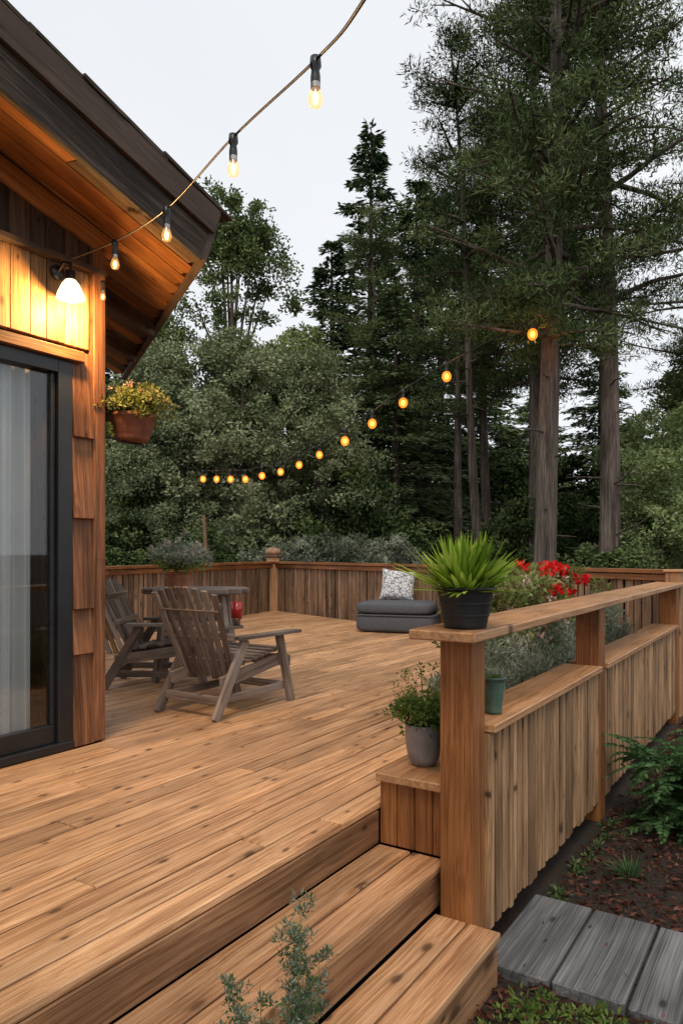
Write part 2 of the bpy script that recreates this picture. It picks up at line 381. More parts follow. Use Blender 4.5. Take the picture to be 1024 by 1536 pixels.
def mesh_of(b):
    o=b.done(); me=o.data; bpy.data.objects.remove(o); return me
pines=[mesh_of(pine('pine_tree',11,nb=120,R=2.7)),mesh_of(pine('pine_tree',23,c0=6.2,R=3.0,nb=80,lean=.02,dead=22)),mesh_of(pine('pine_tree',37,c0=7.5,R=2.0,nb=55,r0=.16,dead=16)),mesh_of(pine('pine_tree',51,h=14,c0=8,R=1.6,nb=26,lean=.07,r0=.12,dead=22))]
firs=[mesh_of(fir('fir_tree',5)),mesh_of(fir('fir_tree',9,R=3.3)),mesh_of(fir('fir_tree',15,R=2.4,nb=170))]
broads=[mesh_of(broad('broadleaf_tree',3,ncl=290)),mesh_of(broad('broadleaf_tree',8,ncl=290,lobes=9,mat='olive')),mesh_of(broad('broadleaf_tree',14,ncl=290,lobes=8,c0=.08,mat='olive'))]
slim=mesh_of(broad('broadleaf_tree',21,h=12.5,R=2.2,ncl=260,per=95,lobes=13,c0=.3,mat='broad'))
under=[mesh_of(broad('bush',31,h=3,R=1.8,c0=.05,ncl=110,per=100,mat='under',r0=.05)),mesh_of(broad('bush',33,h=3,R=1.9,c0=.02,ncl=120,per=110,mat='olive',r0=.05,lobes=9)),mesh_of(broad('bush',35,h=2,R=1.2,c0=.02,ncl=100,per=100,L=.09,W=.04,mat='silver',r0=.03,lobes=8))]
limeb=mesh_of(broad('broadleaf_tree',41,h=5,R=1.9,c0=.03,ncl=220,per=150,L=.10,W=.045,mat='lime',r0=.08,lobes=8))
GZ=-.6
def plant(me,name,X,Z,h,h0,wx=None,rz=None,parent=None):
    x,y=site(X,Z); s=h/h0; w=s if wx is None else wx
    return put(me,name,parent,(x,y,GZ),random.uniform(0,6.28) if rz is None else rz,(w,w,s))
random.seed(99)
for i,(X,Z,h,v,w,rz) in enumerate([(3.75,13.2,17.0,0,1.0,.4),(5.35,15,19,1,1.05,2.1),(.95,22,12.0,2,.9,1),(10.4,19.5,17,1,1.1,5),(3.1,19,12,2,.8,2),(3.95,19.8,14,2,.9,3.3),(4.6,17.5,18,0,.95,1.3),(3.45,17.2,14,3,1.0,3.6),(4.6,18.6,13,3,1.1,1.2)]):
    plant(pines[v],'pine_tree',X,Z,h,17 if v<3 else 14,w,rz)
for X,Z,h,v,w in [(1.05,26,16.8,0,1.15),(3.6,27,15.0,1,1.05),(-.35,25.5,12.6,2,1.15),(2.5,24.5,14.2,2,1.25),(5.4,28,15.5,0,1.0),(9.5,27,9.5,1,1),(12.5,24,10,2,1.1),(-8,26,10,1,1),(1.6,21.5,9.5,1,.85)]:
    plant(firs[v],'fir_tree',X,Z,h,16,w)
for X,Z,h,m,h0,w in [(-3.3,22,13.2,slim,12.5,1.1),(-5.9,21.5,10,broads[0],9,1.0),(-2.7,20.2,8.1,broads[1],9,1.1),(-.5,19.6,7.6,broads[2],9,.9),(-5.0,20,7.8,broads[1],9,.95),(-1.6,22,8.8,broads[0],9,1.0),(-4.1,19.6,6.4,broads[2],9,.9),(6.35,15.4,4.2,limeb,5,1.0),(7.6,17.5,5.6,limeb,5,1.2),(10.5,21,7.5,broads[0],9,1.1)]:
    plant(m,'broadleaf_tree',X,Z,h,h0,w)
ho=empty('shrub_border')
for i in range(24):
    X=-7+i*.75+random.uniform(-.3,.3); Z=(18.9 if X<0 else 17.4)+random.uniform(-.4,1.6)
    v=1 if X<-.5 and random.random()<.7 else 0
    h=random.uniform(1.9,4.0) if X<1.5 else random.uniform(1.8,3.0)
    plant(under[v],'bush',X,Z,h,3,random.uniform(.8,1.2),parent=ho)
for i in range(8):
    plant(under[2],'silver_bush',-1.9+i*.5,16.4+random.uniform(-.2,.4),random.uniform(1.5,2.3),2,1.0,parent=ho)
for i in range(5):
    plant(under[0],'bush',-5.6+i*.8,16.8+random.uniform(-.2,.4),random.uniform(1.4,2.2),3,.9,parent=ho)
for i in range(9):
    plant(under[0],'bush',2.3+i*.85,12.0+random.uniform(0,3)+(.8 if i<3 else 0),random.uniform(1.2,1.8),3,random.uniform(.6,.9),parent=ho)
fo=empty('forest')
for r,(Z0,n,hm) in enumerate([(31,15,8.6),(39,19,10.5)]):
    for i in range(n):
        X=(-.58+1.16*(i+random.random()*.7)/n)*Z0*1.0
        plant(firs[random.randrange(3)],'distant_fir',X,Z0+random.uniform(-2,2),hm*random.uniform(.75,1.1),16,random.uniform(1.1,1.4),parent=fo)
for i in range(18):
    X=(-.5+1.05*i/18)*27; plant(under[random.choice([0,0,1])],'distant_bush',X,26+random.uniform(-2,2),random.uniform(3,5.5),3,1.9,parent=fo)
b=B('tree_stake',['twig']); x,y=site(-2.75,14.8); b.tube([(x,y,GZ),(x+.05,y,1.0),(x-.08,y+.05,1.95)],[.05,.045,.035],'twig',8); b.done()

# ------------------------------------------------------------ ground
b=B('ground',['ground']); b.raw([(-400,-400,GZ),(400,-400,GZ),(400,400,GZ),(-400,400,GZ)],[(0,1,2,3)],'ground',False); b.done()
b=B('mulch_bed',['chip']); N=26000
P=np.stack([rng.uniform(-1.15,2.2,N),rng.uniform(2.3,8.5,N),GZ+rng.uniform(.002,.03,N)],1)
D=rng.normal(size=(N,3))*np.array([1,1,.22]); b.cards(P,D,rng.uniform(.02,.065,N),rng.uniform(.008,.02,N),'chip',rng.random(N)); b.done()
random.seed(5)
b=B('plank_path',['greypath']); x=-1.19
while x<1.6:
    w=.285; y1=3.70+random.uniform(-.01,.01); b.box(x,x+w,2.97+random.uniform(-.015,.015),y1,GZ-.03,GZ+.05+random.uniform(-.003,.003),'greypath',ch=.008); x+=w+.012
b.done()

# ------------------------------------------------------------ deck
def dfar(n): return 12.05-.409*(n+9.37)
def dnear(n):
    if n>-3.84: return 0
    return max(3.12,12.05-4.147*(n+9.37))
b=B('wooden_deck',['deck','dark','riser']); w=.124; g=.013
xs=[]
x=-1.742
while x>-9.4: xs.append(x); x-=w+g
x=-1.742+w+g
while x<-1.3: xs.append(x); x+=w+g
for x1 in xs:
    x0=x1-w; xm=(x0+x1)/2; s=-1.6 if xm>-3.8 else dnear(xm)
    if xm>-1.742: s=3.07
    e=dfar(xm)-.05; y=s; f=True
    while y<e-.02:
        L=random.uniform(1.8,3.6) if not f else random.uniform(1,4.0); f=False
        y2=min(e,y+L)
        if e-y2<.5: y2=e
        dz=random.uniform(-.0015,.0015)
        b.box(x0,x1,y,y2-.005,-.032+dz,dz,'deck',ch=.005); y=y2
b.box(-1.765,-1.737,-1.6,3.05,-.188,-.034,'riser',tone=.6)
b.raw([(-9.3,11.9,-.05),(-7.6,4.7,-.05),(-7.6,3.2,-.05),(-3.9,3.2,-.05),(-3.9,-1.6,-.05),(-1.77,-1.6,-.05),(-1.77,3.07,-.05),(-1.4,3.07,-.05),(-1.4,8.7,-.05)],[tuple(range(9))],'dark',False)
b.done()
b=B('wooden_steps',['step','riser','dark'])
b.box(-1.735,-1.565,-1.6,3.045,-.222,-.19,'step',ch=.005); b.box(-1.555,-1.383,-1.6,3.045,-.222,-.19,'step',ch=.005)
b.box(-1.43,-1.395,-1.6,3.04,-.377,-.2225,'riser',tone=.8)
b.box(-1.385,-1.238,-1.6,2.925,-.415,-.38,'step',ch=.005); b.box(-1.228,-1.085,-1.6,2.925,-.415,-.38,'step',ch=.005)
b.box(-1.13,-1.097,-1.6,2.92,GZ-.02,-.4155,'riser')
b.box(-1.73,-1.44,-1.6,3.0,GZ-.02,-.23,'dark'); b.box(-1.42,-1.14,-1.6,2.9,GZ-.02,-.42,'dark')
b.done()

# ------------------------------------------------------------ railing
b=B('deck_railing',['rail','railtop','slat','dark'])
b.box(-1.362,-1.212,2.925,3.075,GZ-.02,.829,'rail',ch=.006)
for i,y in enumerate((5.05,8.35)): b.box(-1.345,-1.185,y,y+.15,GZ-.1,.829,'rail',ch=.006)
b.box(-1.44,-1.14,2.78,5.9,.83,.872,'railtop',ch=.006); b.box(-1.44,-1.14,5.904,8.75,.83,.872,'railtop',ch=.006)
for y0,y1 in((3.078,5.047),(5.203,8.347)):
    b.box(-1.42,-1.165,y0,y1,.402,.44,'railtop',ch=.005)
    b.box(-1.25,-1.225,y0,y1,.33,.40,'rail')
    b.box(-1.33,-1.30,y0,y1,GZ,.395,'dark')
    y=y0+.006
    while y<y1-.02:
        w=min(random.choice([.042,.048,.054,.06,.068]),y1-y-.003); t=random.uniform(0,.012)
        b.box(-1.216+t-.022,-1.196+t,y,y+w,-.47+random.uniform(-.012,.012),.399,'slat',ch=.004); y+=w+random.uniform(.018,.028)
b.box(-1.345,-1.185,8.66,8.81,GZ,.98,'railtop',ch=.01); b.box(-1.365,-1.165,8.64,8.83,.981,1.01,'railtop',ch=.008)
b.done()
b=B('planter_box',['rail','railtop','post']);
b.box(-1.735,-1.365,3.01,3.52,.118,.158,'railtop',ch=.005)
b.box(-1.72,-1.367,3.075,3.49,-.185,.117,'post')
for i in range(4):
    x0=-1.732+i*.092; b.box(x0,x0+.087,3.052,3.074,-.188,.116,'rail',ch=.004)
b.done()

# ------------------------------------------------------------ fence
b=B('garden_fence',['fence','rail','dark'])
def fence(p,q):
    p=Vector((*p,0));q=Vector((*q,0)); d=q-p; L=d.length; d.normalize(); nn=Vector((-d.y,d.x,0)); t=0; ax=[d,nn,Vector((0,0,1))]
    while t<L:
        w=random.choice([.07,.085,.1,.115]); c=p+d*(t+w/2)+nn*random.uniform(-.008,.008)
        b.obox((c.x,c.y,.19),ax,(w,.022,1.54),'fence',.004); t+=w+random.uniform(.014,.028)
    c=(p+q)/2
    b.obox((c.x,c.y,.985),ax,(L,.15,.045),'rail',.004)
    c2=c+nn*.03; b.obox((c2.x,c2.y,.915),ax,(L,.03,.07),'rail',.004)
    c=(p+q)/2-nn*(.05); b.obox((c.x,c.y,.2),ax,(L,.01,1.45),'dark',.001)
Q1=(-9.37,12.05); Q2=(-1.32,8.76); Q3=(-8.08,6.70); Q4=(-7.45,4.1)
fence(Q2,Q1); fence(Q1,Q3); fence(Q3,Q4)
b.box(Q1[0]-.12,Q1[0]+.14,Q1[1]-.16,Q1[1]+.12,GZ,1.1,'railtop',rz=.6,ch=.012)
b.box(Q1[0]-.17,Q1[0]+.19,Q1[1]-.21,Q1[1]+.17,1.1,1.14,'fence',rz=.6,ch=.01)
b.sell((Q1[0]+.01,Q1[1]-.02,1.2),(.17,.17,.1),1,1,'fence')
b.done()

# ------------------------------------------------------------ house
H=empty('wooden_house')
DT=3.42
def T(n,d): return 3.34-.26*(d-DT)-.165*(n+3.2)
def de(n): return DT+(n+3.2)/(-2.8)*1.8
UP=(.165,.26,1)
WX=-3.83
b=B('walls',['wall','wallup','post','soffit','dark'])
y=-3.0
while y<3.04:
    w=random.choice([.11,.13,.15,.17]); y2=min(y+w,3.045); zt=T(WX,y+w/2)-.3
    o=random.uniform(-.004,.004)
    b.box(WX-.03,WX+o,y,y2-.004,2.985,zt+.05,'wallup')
    z0=2.44 if y>.3 else 0
    b.box(WX-.03,WX+.004+o,y,y2-.004,z0+.03,2.95,'wall')
    y=y2
b.box(WX-.02,WX+.06,-3,3.14,2.95,2.985,'wallup')
b.beam((WX+.02,-3,T(WX,-3)-.36),(WX+.02,3.2,T(WX,3.2)-.36),.05,.12,'soffit',UP)
zt=[0.005,.58,.86,1.42,1.92,2.42]
for i in range(5):
    z0,z1=zt[i],zt[i+1]; b.beam((WX+.036,2.975,z0-.012 if i else z0),(WX+.004,2.975,z1+.02),.145,.02,'post',(1,0,0),tone=[.2,.8,.4,.9,.5][i])
    b.beam((WX+.034,3.0+.04,z0),(WX+.002,3.04,z1+.02),.03,.018,'post',(1,0,0))
b.box(WX-.09,WX+.035,3.052,3.145,0.003,3.21,'post',ch=.006,tone=.6)
y=WX-.1
while y>-5.9:
    zt_=T(y,3.1)-.3; b.box(y-.146,y,3.09,3.12,0,zt_,'wall'); y-=.15
b.box(-5.95,-5.9,-3,3.1,GZ,3.6,'wall'); b.box(-5.95,WX,-3.05,-3.0,GZ,4.9,'wall')
b.box(-5.9,WX-.04,-3,3.08,-.1,-.02,'dark')
b.box(-5.6,-5.55,-3,3.08,0,3.4,'wallup')
b.done(H)
b=B('sliding_door',['black','glass','post'])
b.box(WX-.06,WX+.03,2.80,2.90,.02,2.36,'black',ch=.004)
b.box(WX-.06,WX+.03,.35,2.798,2.28,2.36,'black'); b.box(WX-.06,WX+.045,.35,2.90,-.0,.05,'black')
b.box(WX-.05,WX+.0,.40,2.798,.052,.16,'black'); b.box(WX-.05,WX+.0,2.77,2.798,.161,2.279,'black',ch=.004)
b.box(WX-.05,WX+.0,.40,.46,.161,2.279,'black'); b.box(WX-.05,WX+.01,1.35,1.42,.161,2.279,'black')
b.box(WX-.03,WX-.022,.46,2.77,.161,2.279,'glass',ch=.0005)
b.box(WX-.03,WX+.07,.25,2.96,2.362,2.43,'post',ch=.005,tone=0)
b.box(WX-.03,WX+.03,.2,.345,0,2.36,'post')
b.done(H)
b=B('curtain',['curtain']); V=[];F=[]; N=500
for i in range(N+1):
    yy=.5+2.22*i/N; xx=WX-.12+.040*math.sin(yy*58+math.sin(yy*9)*1.2)+.014*math.sin(yy*131)
    V+= [(xx,yy,.06),(xx*1.0+.006*math.sin(yy*40),yy+.01*math.sin(yy*30),2.3)]
for i in range(N): F.append((2*i,2*i+2,2*i+3,2*i+1))
b.raw(V,F,'curtain'); b.done(H)
b=B('roof',['soffit','fascia','fascia2','wallup'])
n=-3.24; i=0
while n>-5.98:
    w=.17; nm=n-w/2; e=de(nm)-.02
    ys=-3.4; 
    while ys<e:
        y2=min(e,ys+random.uniform(1.0,2.2)); 
        if e-y2<.3: y2=e
        m='soffit' if random.random()<.8 else 'wallup'
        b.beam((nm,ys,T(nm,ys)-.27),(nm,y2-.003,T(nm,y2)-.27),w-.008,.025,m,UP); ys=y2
    b.beam((nm,-3.4,T(nm,-3.4)-.13),(nm,e,T(nm,e)-.13),w+.01,.2,'fascia',UP)
    n-=w; i+=1
for nn in (-4.5,-5.25): b.beam((nn,-3.2,T(nn,-3.2)-.34),(nn,de(nn)-.05,T(nn,de(nn)-.05)-.34),.07,.12,'wallup',UP)
b.beam((-3.17,-3.4,T(-3.19,-3.4)-.05),(-3.17,DT+.05,T(-3.19,DT+.05)-.05),.07,.15,'fascia2',UP)
b.beam((-3.215,-3.4,T(-3.21,-3.4)-.225),(-3.215,DT,T(-3.21,DT)-.225),.05,.19,'fascia',UP)
b.beam((-3.17,DT+.02,T(-3.2,DT)-.15),(-6.0,DT+1.84,T(-6,DT+1.84)-.17),.05,.34,'fascia2',UP)
y=-3.4
while y<3.4:
    L=random.uniform(.22,.34)
    b.beam((-3.22,y,T(-3.17,y)+.062),(-3.22,y+L+.04,T(-3.17,y+L)+.04),.18+random.uniform(0,.04),.022,'fascia',UP); y+=L
n=-3.2
while n>-6:
    b.beam((n-.12,-3.4,T(n,-3.4)+.04),(n-.12,de(n)+.03,T(n,de(n))+.035),.235,.03,'fascia',UP)
    n-=.24
b.done(H)
b=B('wall_lamp',['black','shade','filament'])
lx,ly=WX+.14,2.80
b.lathe((WX+.01,ly,2.88),[(.0,0),(.045,0),(.045,.02),(0,.02)],'black',20,(1,0,0))
b.tube([(WX+.02,ly,2.88),(WX+.08,ly,2.93),(lx,ly,2.91),(lx,ly,2.86)],.01,'black',8)
b.lathe((lx,ly,2.80),[(0,.07),(.028,.065),(.03,.0)],'black',20)
b.lathe((lx,ly,2.70),[(.03,.11),(.05,.085),(.075,.03),(.082,0)],'shade',24)
b.sell((lx,ly,2.705),(.03,.03,.035),1,1,'filament')
b.done(H)
def plight(name,loc,e,parent=None,r=.04,c=(1,.56,.2)):
    l=bpy.data.lights.new(name,'POINT'); l.energy=e; l.color=c; l.shadow_soft_size=r
    o=bpy.data.objects.new(name,l); COL.objects.link(o); o.location=loc
    if parent: o.parent=parent
plight('wall_lamp_light',(lx+.03,ly,2.64),85,H)

# ------------------------------------------------------------ string lights
def bulb(b,p,s=1.0,far=False):
    x,y,z=p
    b.lathe((x,y,z-.02*s),[(0,.03*s),(.016*s,.028*s),(.018*s,.0),(.012*s,-.010*s),(.015*s,-.03*s),(.015*s,-.05*s)],'black',12)
    if far:
        b.sell((x,y,z-.105*s),(.019*s,.019*s,.024*s),1,1,'core',nu=12,nv=8)
        b.sell((x,y,z-.105*s),(.036*s,.036*s,.042*s),1,1,'bulbfar',nu=12,nv=8)
    else:
        b.lathe((x,y,z-.070*s),[(.015*s,0),(.0145*s,-.016*s)],'brass',12)
        b.lathe((x,y,z-.086*s),[(.013*s,0),(.020*s,-.02*s),(.023*s,-.035*s),(.017*s,-.052*s),(0,-.06*s)],'bglass',14)
        b.sell((x,y,z-.117*s),(.010*s,.010*s,.02*s),1,1,'filament',nu=10,nv=8)
SL=empty('string_lights')
b=B('near_strand',['black','brass','bglass','filament'])
pts=[(-1.70,4.46,2.96),(-1.325,4.3,3.02),(-.88,3.7,2.93),(-.427,2.9,2.84),(-.078,2.2,2.675),(.059,1.7,2.49),(.3,.9,2.35),(.5,-1.,2.5)]
W3=[]
for X,Z,z in pts: x,y=site(X,Z); W3.append(Vector((x,y,z)))
cr=[]
for i in range(len(W3)-1):
    p0=W3[max(i-1,0)];p1=W3[i];p2=W3[i+1];p3=W3[min(i+2,len(W3)-1)]
    for q in range(8):
        t=q/8; cr.append(.5*((2*p1)+(p2-p0)*t+(2*p0-5*p1+4*p2-p3)*t*t+(3*p1-p0-3*p2+p3)*t**3))
b.tube(cr,.0048,'black',8)
for i in (1,2,3,4): bulb(b,W3[i],[0,1.15,1.15,1.1,1.0][i])
x,y=site(-1.50,4.62); bulb(b,(x,y,2.93-.03),.8)
b.done(SL)
b=B('far_strand',['black','bulbfar','core'])
tt=[0,.058,.116,.175,.239,.307,.372,.44,.521,.603,.69,.803,1.0]
def s2(t):
    X=-3.39+6.64*t; Z=18-5.5*t; z=float(np.interp(t,[-.35,0,.174,.3,.371,.45,.521,.603,.69,.803,1,1.05],[3.85,3.20,3.1,3.18,3.3,3.5,3.74,4.02,4.34,4.7,5.16,5.3])); x,y=site(X,Z); return Vector((x,y,z))
cv=[s2(-.35+1.40*i/60) for i in range(61)]
b.tube(cv,.012,'black',5)
for t in tt: p=s2(t); bulb(b,(p.x,p.y,p.z),2.0 if t<.5 else 2.4,True)
b.done(SL)
for t in (.603,.803,1.0):
    p=s2(t); plight('bulb_light',(p.x+.1,p.y-.15,p.z-.35),9,SL,.06,(1,.42,.12))

# ------------------------------------------------------------ chairs
def chair(loc,rz,name='wooden_chair'):
    b=B(name,['chair'])
    for s in(-1,1):
        x=.285*s
        b.beam((x,-.43,0),(x,-.10,.55),.035,.075,'chair',(0,1,0)); b.beam((x,.47,0),(x,.31,.55),.035,.075,'chair',(0,1,0))
        b.beam((x+.01*s,-.22,.567),(x+.02*s,.52,.562),.105,.026,'chair')
        b.beam((x-.037*s,-.33,.25),(x-.037*s,.42,.36),.03,.09,'chair')
        b.beam((x-.037*s,-.36,.13),(x-.037*s,.45,.13),.03,.055,'chair')
    for i in range(8): 
        y=-.17+i*.078; z=.28+.11*(y+.33)/.75+.045; b.beam((-.25,y,z+.002),(.25,y,z+.002),.066,.02,'chair')
    b.beam((-.285,-.355,.13),(.285,-.355,.13),.03,.06,'chair'); b.beam((-.25,.41,.13),(.25,.41,.13),.03,.06,'chair'); b.beam((-.3,.43,.33),(.3,.43,.33),.025,.09,'chair')
    for i in range(8):
        u=(i-3.5)/3.5; hh=.95-.05*u*u
        b.beam((u*.235,-.17,.26),(u*.30,-.17-.30*(hh-.26)/.67,hh),.054,.018,'chair',(0,1,.3))
    b.beam((-.30,-.395,.80),(.30,-.395,.80),.025,.07,'chair',(0,.3,1)); b.beam((-.27,-.22,.42),(.27,-.22,.42),.025,.06,'chair',(0,.3,1))
    b.beam((-.34,-.30,.585),(.34,-.30,.585),.03,.05,'chair')
    return b.done(loc=loc,rz=rz)
random.seed(4)
chair((-3.83,4.32,0),.0); chair((-5.0,4.75,0),-1.0)
b=B('rustic_table',['chair'])
tx,ty=site(-1.36,6.9)
for i in range(6):
    o=(i-2.5)*.105; hl=.52*math.sqrt(1-(o/.36)**2)+random.uniform(-.02,.04)
    b.obox((tx-o*SN,ty+o*CS,.84),[Vector((CS,SN,0)),Vector((-SN,CS,0)),Vector((0,0,1))],(hl*1.85,.1,.05),'chair',.008)
for a in(-1,1):
    for c in(-1,1):
        px,py=tx+a*.25*CS-c*.14*SN,ty+a*.25*SN+c*.14*CS; b.beam((px+a*.1*CS,py+a*.1*SN,0),(px,py,.815),.06,.06,'chair',(0,1,0))
b.done()
b=B('leaning_boards',['chair','wall'])
for i in range(6):
    x,y=site(-2.95+i*.075,8.6+i*.02); x2,y2=site(-3.3+i*.07,8.7); b.beam((x,y,.0),(x2,y2,.98-.03*i),.06,.02,'chair' if i%2 else 'wall',(1,0,0))
b.done()
b=B('red_candle_jar',['redglass','brass','candle']); cx,cy=-4.11,4.78; 
b.lathe((cx,cy,.58),[(0,0),(.03,0),(.036,.05),(.036,.055)],'brass',18); b.sell((cx,cy,.61),(.012,.012,.02),1,1,'candle',nu=8,nv=6)
b.lathe((cx,cy,.638),[(0,0),(.045,0),(.048,.14),(.043,.14),(.04,.02),(0,.02)],'redglass',20); b.done()

# ------------------------------------------------------------ cushion + pillow
random.seed(8)
x,y=site(.88,11.2); R=Matrix.Rotation(.25,3,'Z')
b=B('floor_cushion',['cush']); b.sell((x,y,.14),(.60,.42,.14),.35,.3,'cush',R,48,20); b.sell((x-.02,y,.36),(.58,.41,.10),.45,.32,'cush',R,48,20); b.tube([R@Vector((.60*math.copysign(abs(math.cos(a))**.3,math.cos(a)),.42*math.copysign(abs(math.sin(a))**.3,math.sin(a)),0))+Vector((x,y,.26)) for a in [i*math.tau/60 for i in range(61)]],.012,'cush',5); b.done()
b=B('throw_pillow',['pillow']); V=[];F=[];n=20
Rp=Matrix.Rotation(TH,3,'Z')@Matrix.Rotation(-.3,3,'X')@Matrix.Rotation(.12,3,'Y')
x,y=site(.88,11.45)
for sgn in(-1,1):
    base=len(V)
    for i in range(n+1):
        for j in range(n+1):
            u=-1+2*i/n; v=-1+2*j/n; t=max(0,(1-u**4)*(1-v**4))**.5; e=1-.08*(1-abs(u)**3)*abs(v)**2; e2=1-.08*(1-abs(v)**3)*abs(u)**2
            V.append(Rp@Vector((u*.27*e2,sgn*.10*t,v*.25*e)))
    for i in range(n):
        for j in range(n): a=base+i*(n+1)+j; F.append((a,a+1,a+n+2,a+n+1))
b.raw(V,F,'pillow'); b.done(loc=(x,y,.68))

# ------------------------------------------------------------ pots and plants
def blades(b,c,N,Lr,W,m,spread=.9,up=.9,rad=.03,droop=.35):
    seg=5
    for i in range(N):
        a=random.uniform(0,6.283); L=random.uniform(*Lr); el=random.uniform(.35,1.5) if random.random()<up else random.uniform(0,.5)
        d=Vector((math.cos(a)*math.cos(el)*spread,math.sin(a)*math.cos(el)*spread,math.sin(el))).normalized()
        p=Vector(c)+Vector((math.cos(a),math.sin(a),0))*random.uniform(0,rad); s=d.cross(Vector((0,0,1))).normalized() if abs(d.z)<.99 else Vector((1,0,0))
        s=(s+Vector((random.uniform(-.5,.5),random.uniform(-.5,.5),random.uniform(-.3,.3)))).normalized()
        VV=[];w0=W*random.uniform(.7,1.2)
        for q in range(seg+1):
            t=q/seg; w=w0*(.55+.9*t-1.4*t*t) if q<seg else .0005
            VV+= [p-s*w,p+s*w]; d=(d+Vector((0,0,-droop/seg))).normalized(); p=p+d*L/seg
        b.raw(VV,[(2*q,2*q+1,2*q+3,2*q+2) for q in range(seg)],m,False)
def pot(b,c,r0,r1,h,m,lip=.008,rib=False):
    pr=[(0,0),(r0,0)]
    nn=10
    for i in range(1,nn+1):
        t=i/nn; r=r0+(r1-r0)*t+ (.0025*(i%2) if rib else 0); pr.append((r,h*t))
    pr+=[(r1+lip,h-.0),(r1+lip,h+.012),(r1-.006,h+.012),(r1-.012,h-.02),(0,h-.02)]
    b.lathe(c,pr,m,32)
    b.lathe((c[0],c[1],c[2]+h-.018),[(0,.004),(r1-.012,0)],'soil',20)
random.seed(12)
b=B('potted_spiky_plant',['blackpot','soil','spike']); c=(-1.26,2.965,.873); pot(b,c,.09,.122,.165,'blackpot',rib=False)
b.lathe((c[0],c[1],c[2]+.05),[(.1,0),(.104,.004),(.103,.012)],'blackpot',32); b.lathe((c[0],c[1],c[2]+.1),[(.110,0),(.1145,.004),(.113,.012)],'blackpot',32)
blades(b,(c[0],c[1],c[2]+.155),320,(.13,.28),.018,'spike',rad=.09,up=.85,droop=.22); b.done()
b=B('potted_herb',['greypot','soil','herb','twig']); c=(-1.60,3.25,.16)
b.lathe(c,[(0,0),(.055,0),(.075,.03),(.088,.10),(.09,.19),(.093,.2),(.084,.2),(.08,.17),(0,.17)],'greypot',32); b.lathe((c[0],c[1],c[2]+.172),[(0,.004),(.08,0)],'soil',16)
C=[(c[0]+random.gauss(0,.065),c[1]+random.gauss(0,.065),c[2]+.25+random.gauss(0,.035)) for _ in range(60)]
clumps(b,C,.045,45,.026,.014,'herb')
for i in range(20):
    a=random.uniform(0,6.28); r=random.uniform(.05,.16); hh=random.uniform(.32,.52); p1=(c[0]+r*math.cos(a),c[1]+r*math.sin(a),c[2]+hh)
    b.tube([(c[0],c[1],c[2]+.18),(c[0]+.4*r*math.cos(a),c[1]+.4*r*math.sin(a),c[2]+hh*.7),p1],[.002,.0018,.001],'twig',4)
    clumps(b,[p1,tuple(Vector(p1)-Vector((.01,0,.03)))],.02,10,.018,.008,'shrub')
b.done()
b=B('green_pot',['greenpot','soil','herb']); c=(-1.262,3.30,.442); pot(b,c,.04,.056,.16,'greenpot',.006)
clumps(b,[(c[0],c[1],c[2]+.155)],.03,40,.02,.012,'herb'); b.done()
b=B('hanging_flower_basket',['terra','soil','shrub','pink','black','cream']); c=(-3.84,3.40,1.94)
b.lathe(c,[(0,0),(.10,0),(.115,.02),(.12,.05),(.126,.055),(.135,.10),(.14,.105),(.15,.155),(.158,.16),(.158,.18),(.14,.18),(.135,.15),(0,.15)],'terra',32)
C=[(c[0]+random.gauss(0,.10),c[1]+random.gauss(0,.10),c[2]+.23+random.gauss(0,.05)) for _ in range(120)]
clumps(b,C,.055,45,.030,.018,'shrub')
C2=[(c[0]+random.gauss(0,.12),c[1]+random.gauss(0,.12),c[2]+.26+random.gauss(0,.055)) for _ in range(110)]
clumps(b,C2[:50],.015,9,.013,.01,'pink'); clumps(b,C2[50:],.015,9,.013,.01,'cream')
clumps(b,[(c[0]-.02,c[1]-.20,c[2]+.02),(c[0],c[1]-.22,c[2]+.06)],.04,60,.03,.016,'herb')
b.tube([(c[0]-.02,3.12,c[2]+.02),(c[0],c[1]-.05,c[2]-.01),(c[0],c[1]+.1,c[2]-.01)],.008,'black',6)
b.done()
b=B('potted_silver_plant',['terra2','soil','silver','cream']); x,y=site(-1.47,6.62); pot(b,(x,y,.868),.085,.125,.135,'terra2')
C=[(x+random.gauss(0,.14),y+random.gauss(0,.10),1.11+abs(random.gauss(0,.07))) for _ in range(90)]; clumps(b,C,.05,40,.04,.014,'silver'); clumps(b,[(p[0],p[1],p[2]+.04) for p in C[:60]],.025,8,.024,.02,'cream')
clumps(b,[(x+random.gauss(0,.09),y+random.gauss(0,.09),1.10+random.gauss(0,.03)) for _ in range(30)],.05,30,.04,.02,'herb'); b.done()
b=B('flowering_shrub',['shrub','red','cream']); 
C=[];
for i in range(330):
    d=random.uniform(5.0,6.6); n=-2.0+random.gauss(0,.18); z=random.uniform(.0,1)**.6*1.0; C.append((n,d+random.gauss(0,.12),.1+z*.94))
clumps(b,C,.085,60,.05,.024,'shrub')
Cr=[(-1.88+random.gauss(0,.11),random.choice([5.75,6.35,6.55])+random.gauss(0,.12),random.uniform(.8,1.08)) for _ in range(46)]
clumps(b,Cr,.05,36,.05,.04,'red'); clumps(b,[(-1.82+random.gauss(0,.12),random.uniform(5.0,6.3),random.uniform(.5,1.02)) for c in range(110)],.03,12,.03,.024,'cream')
b.done()
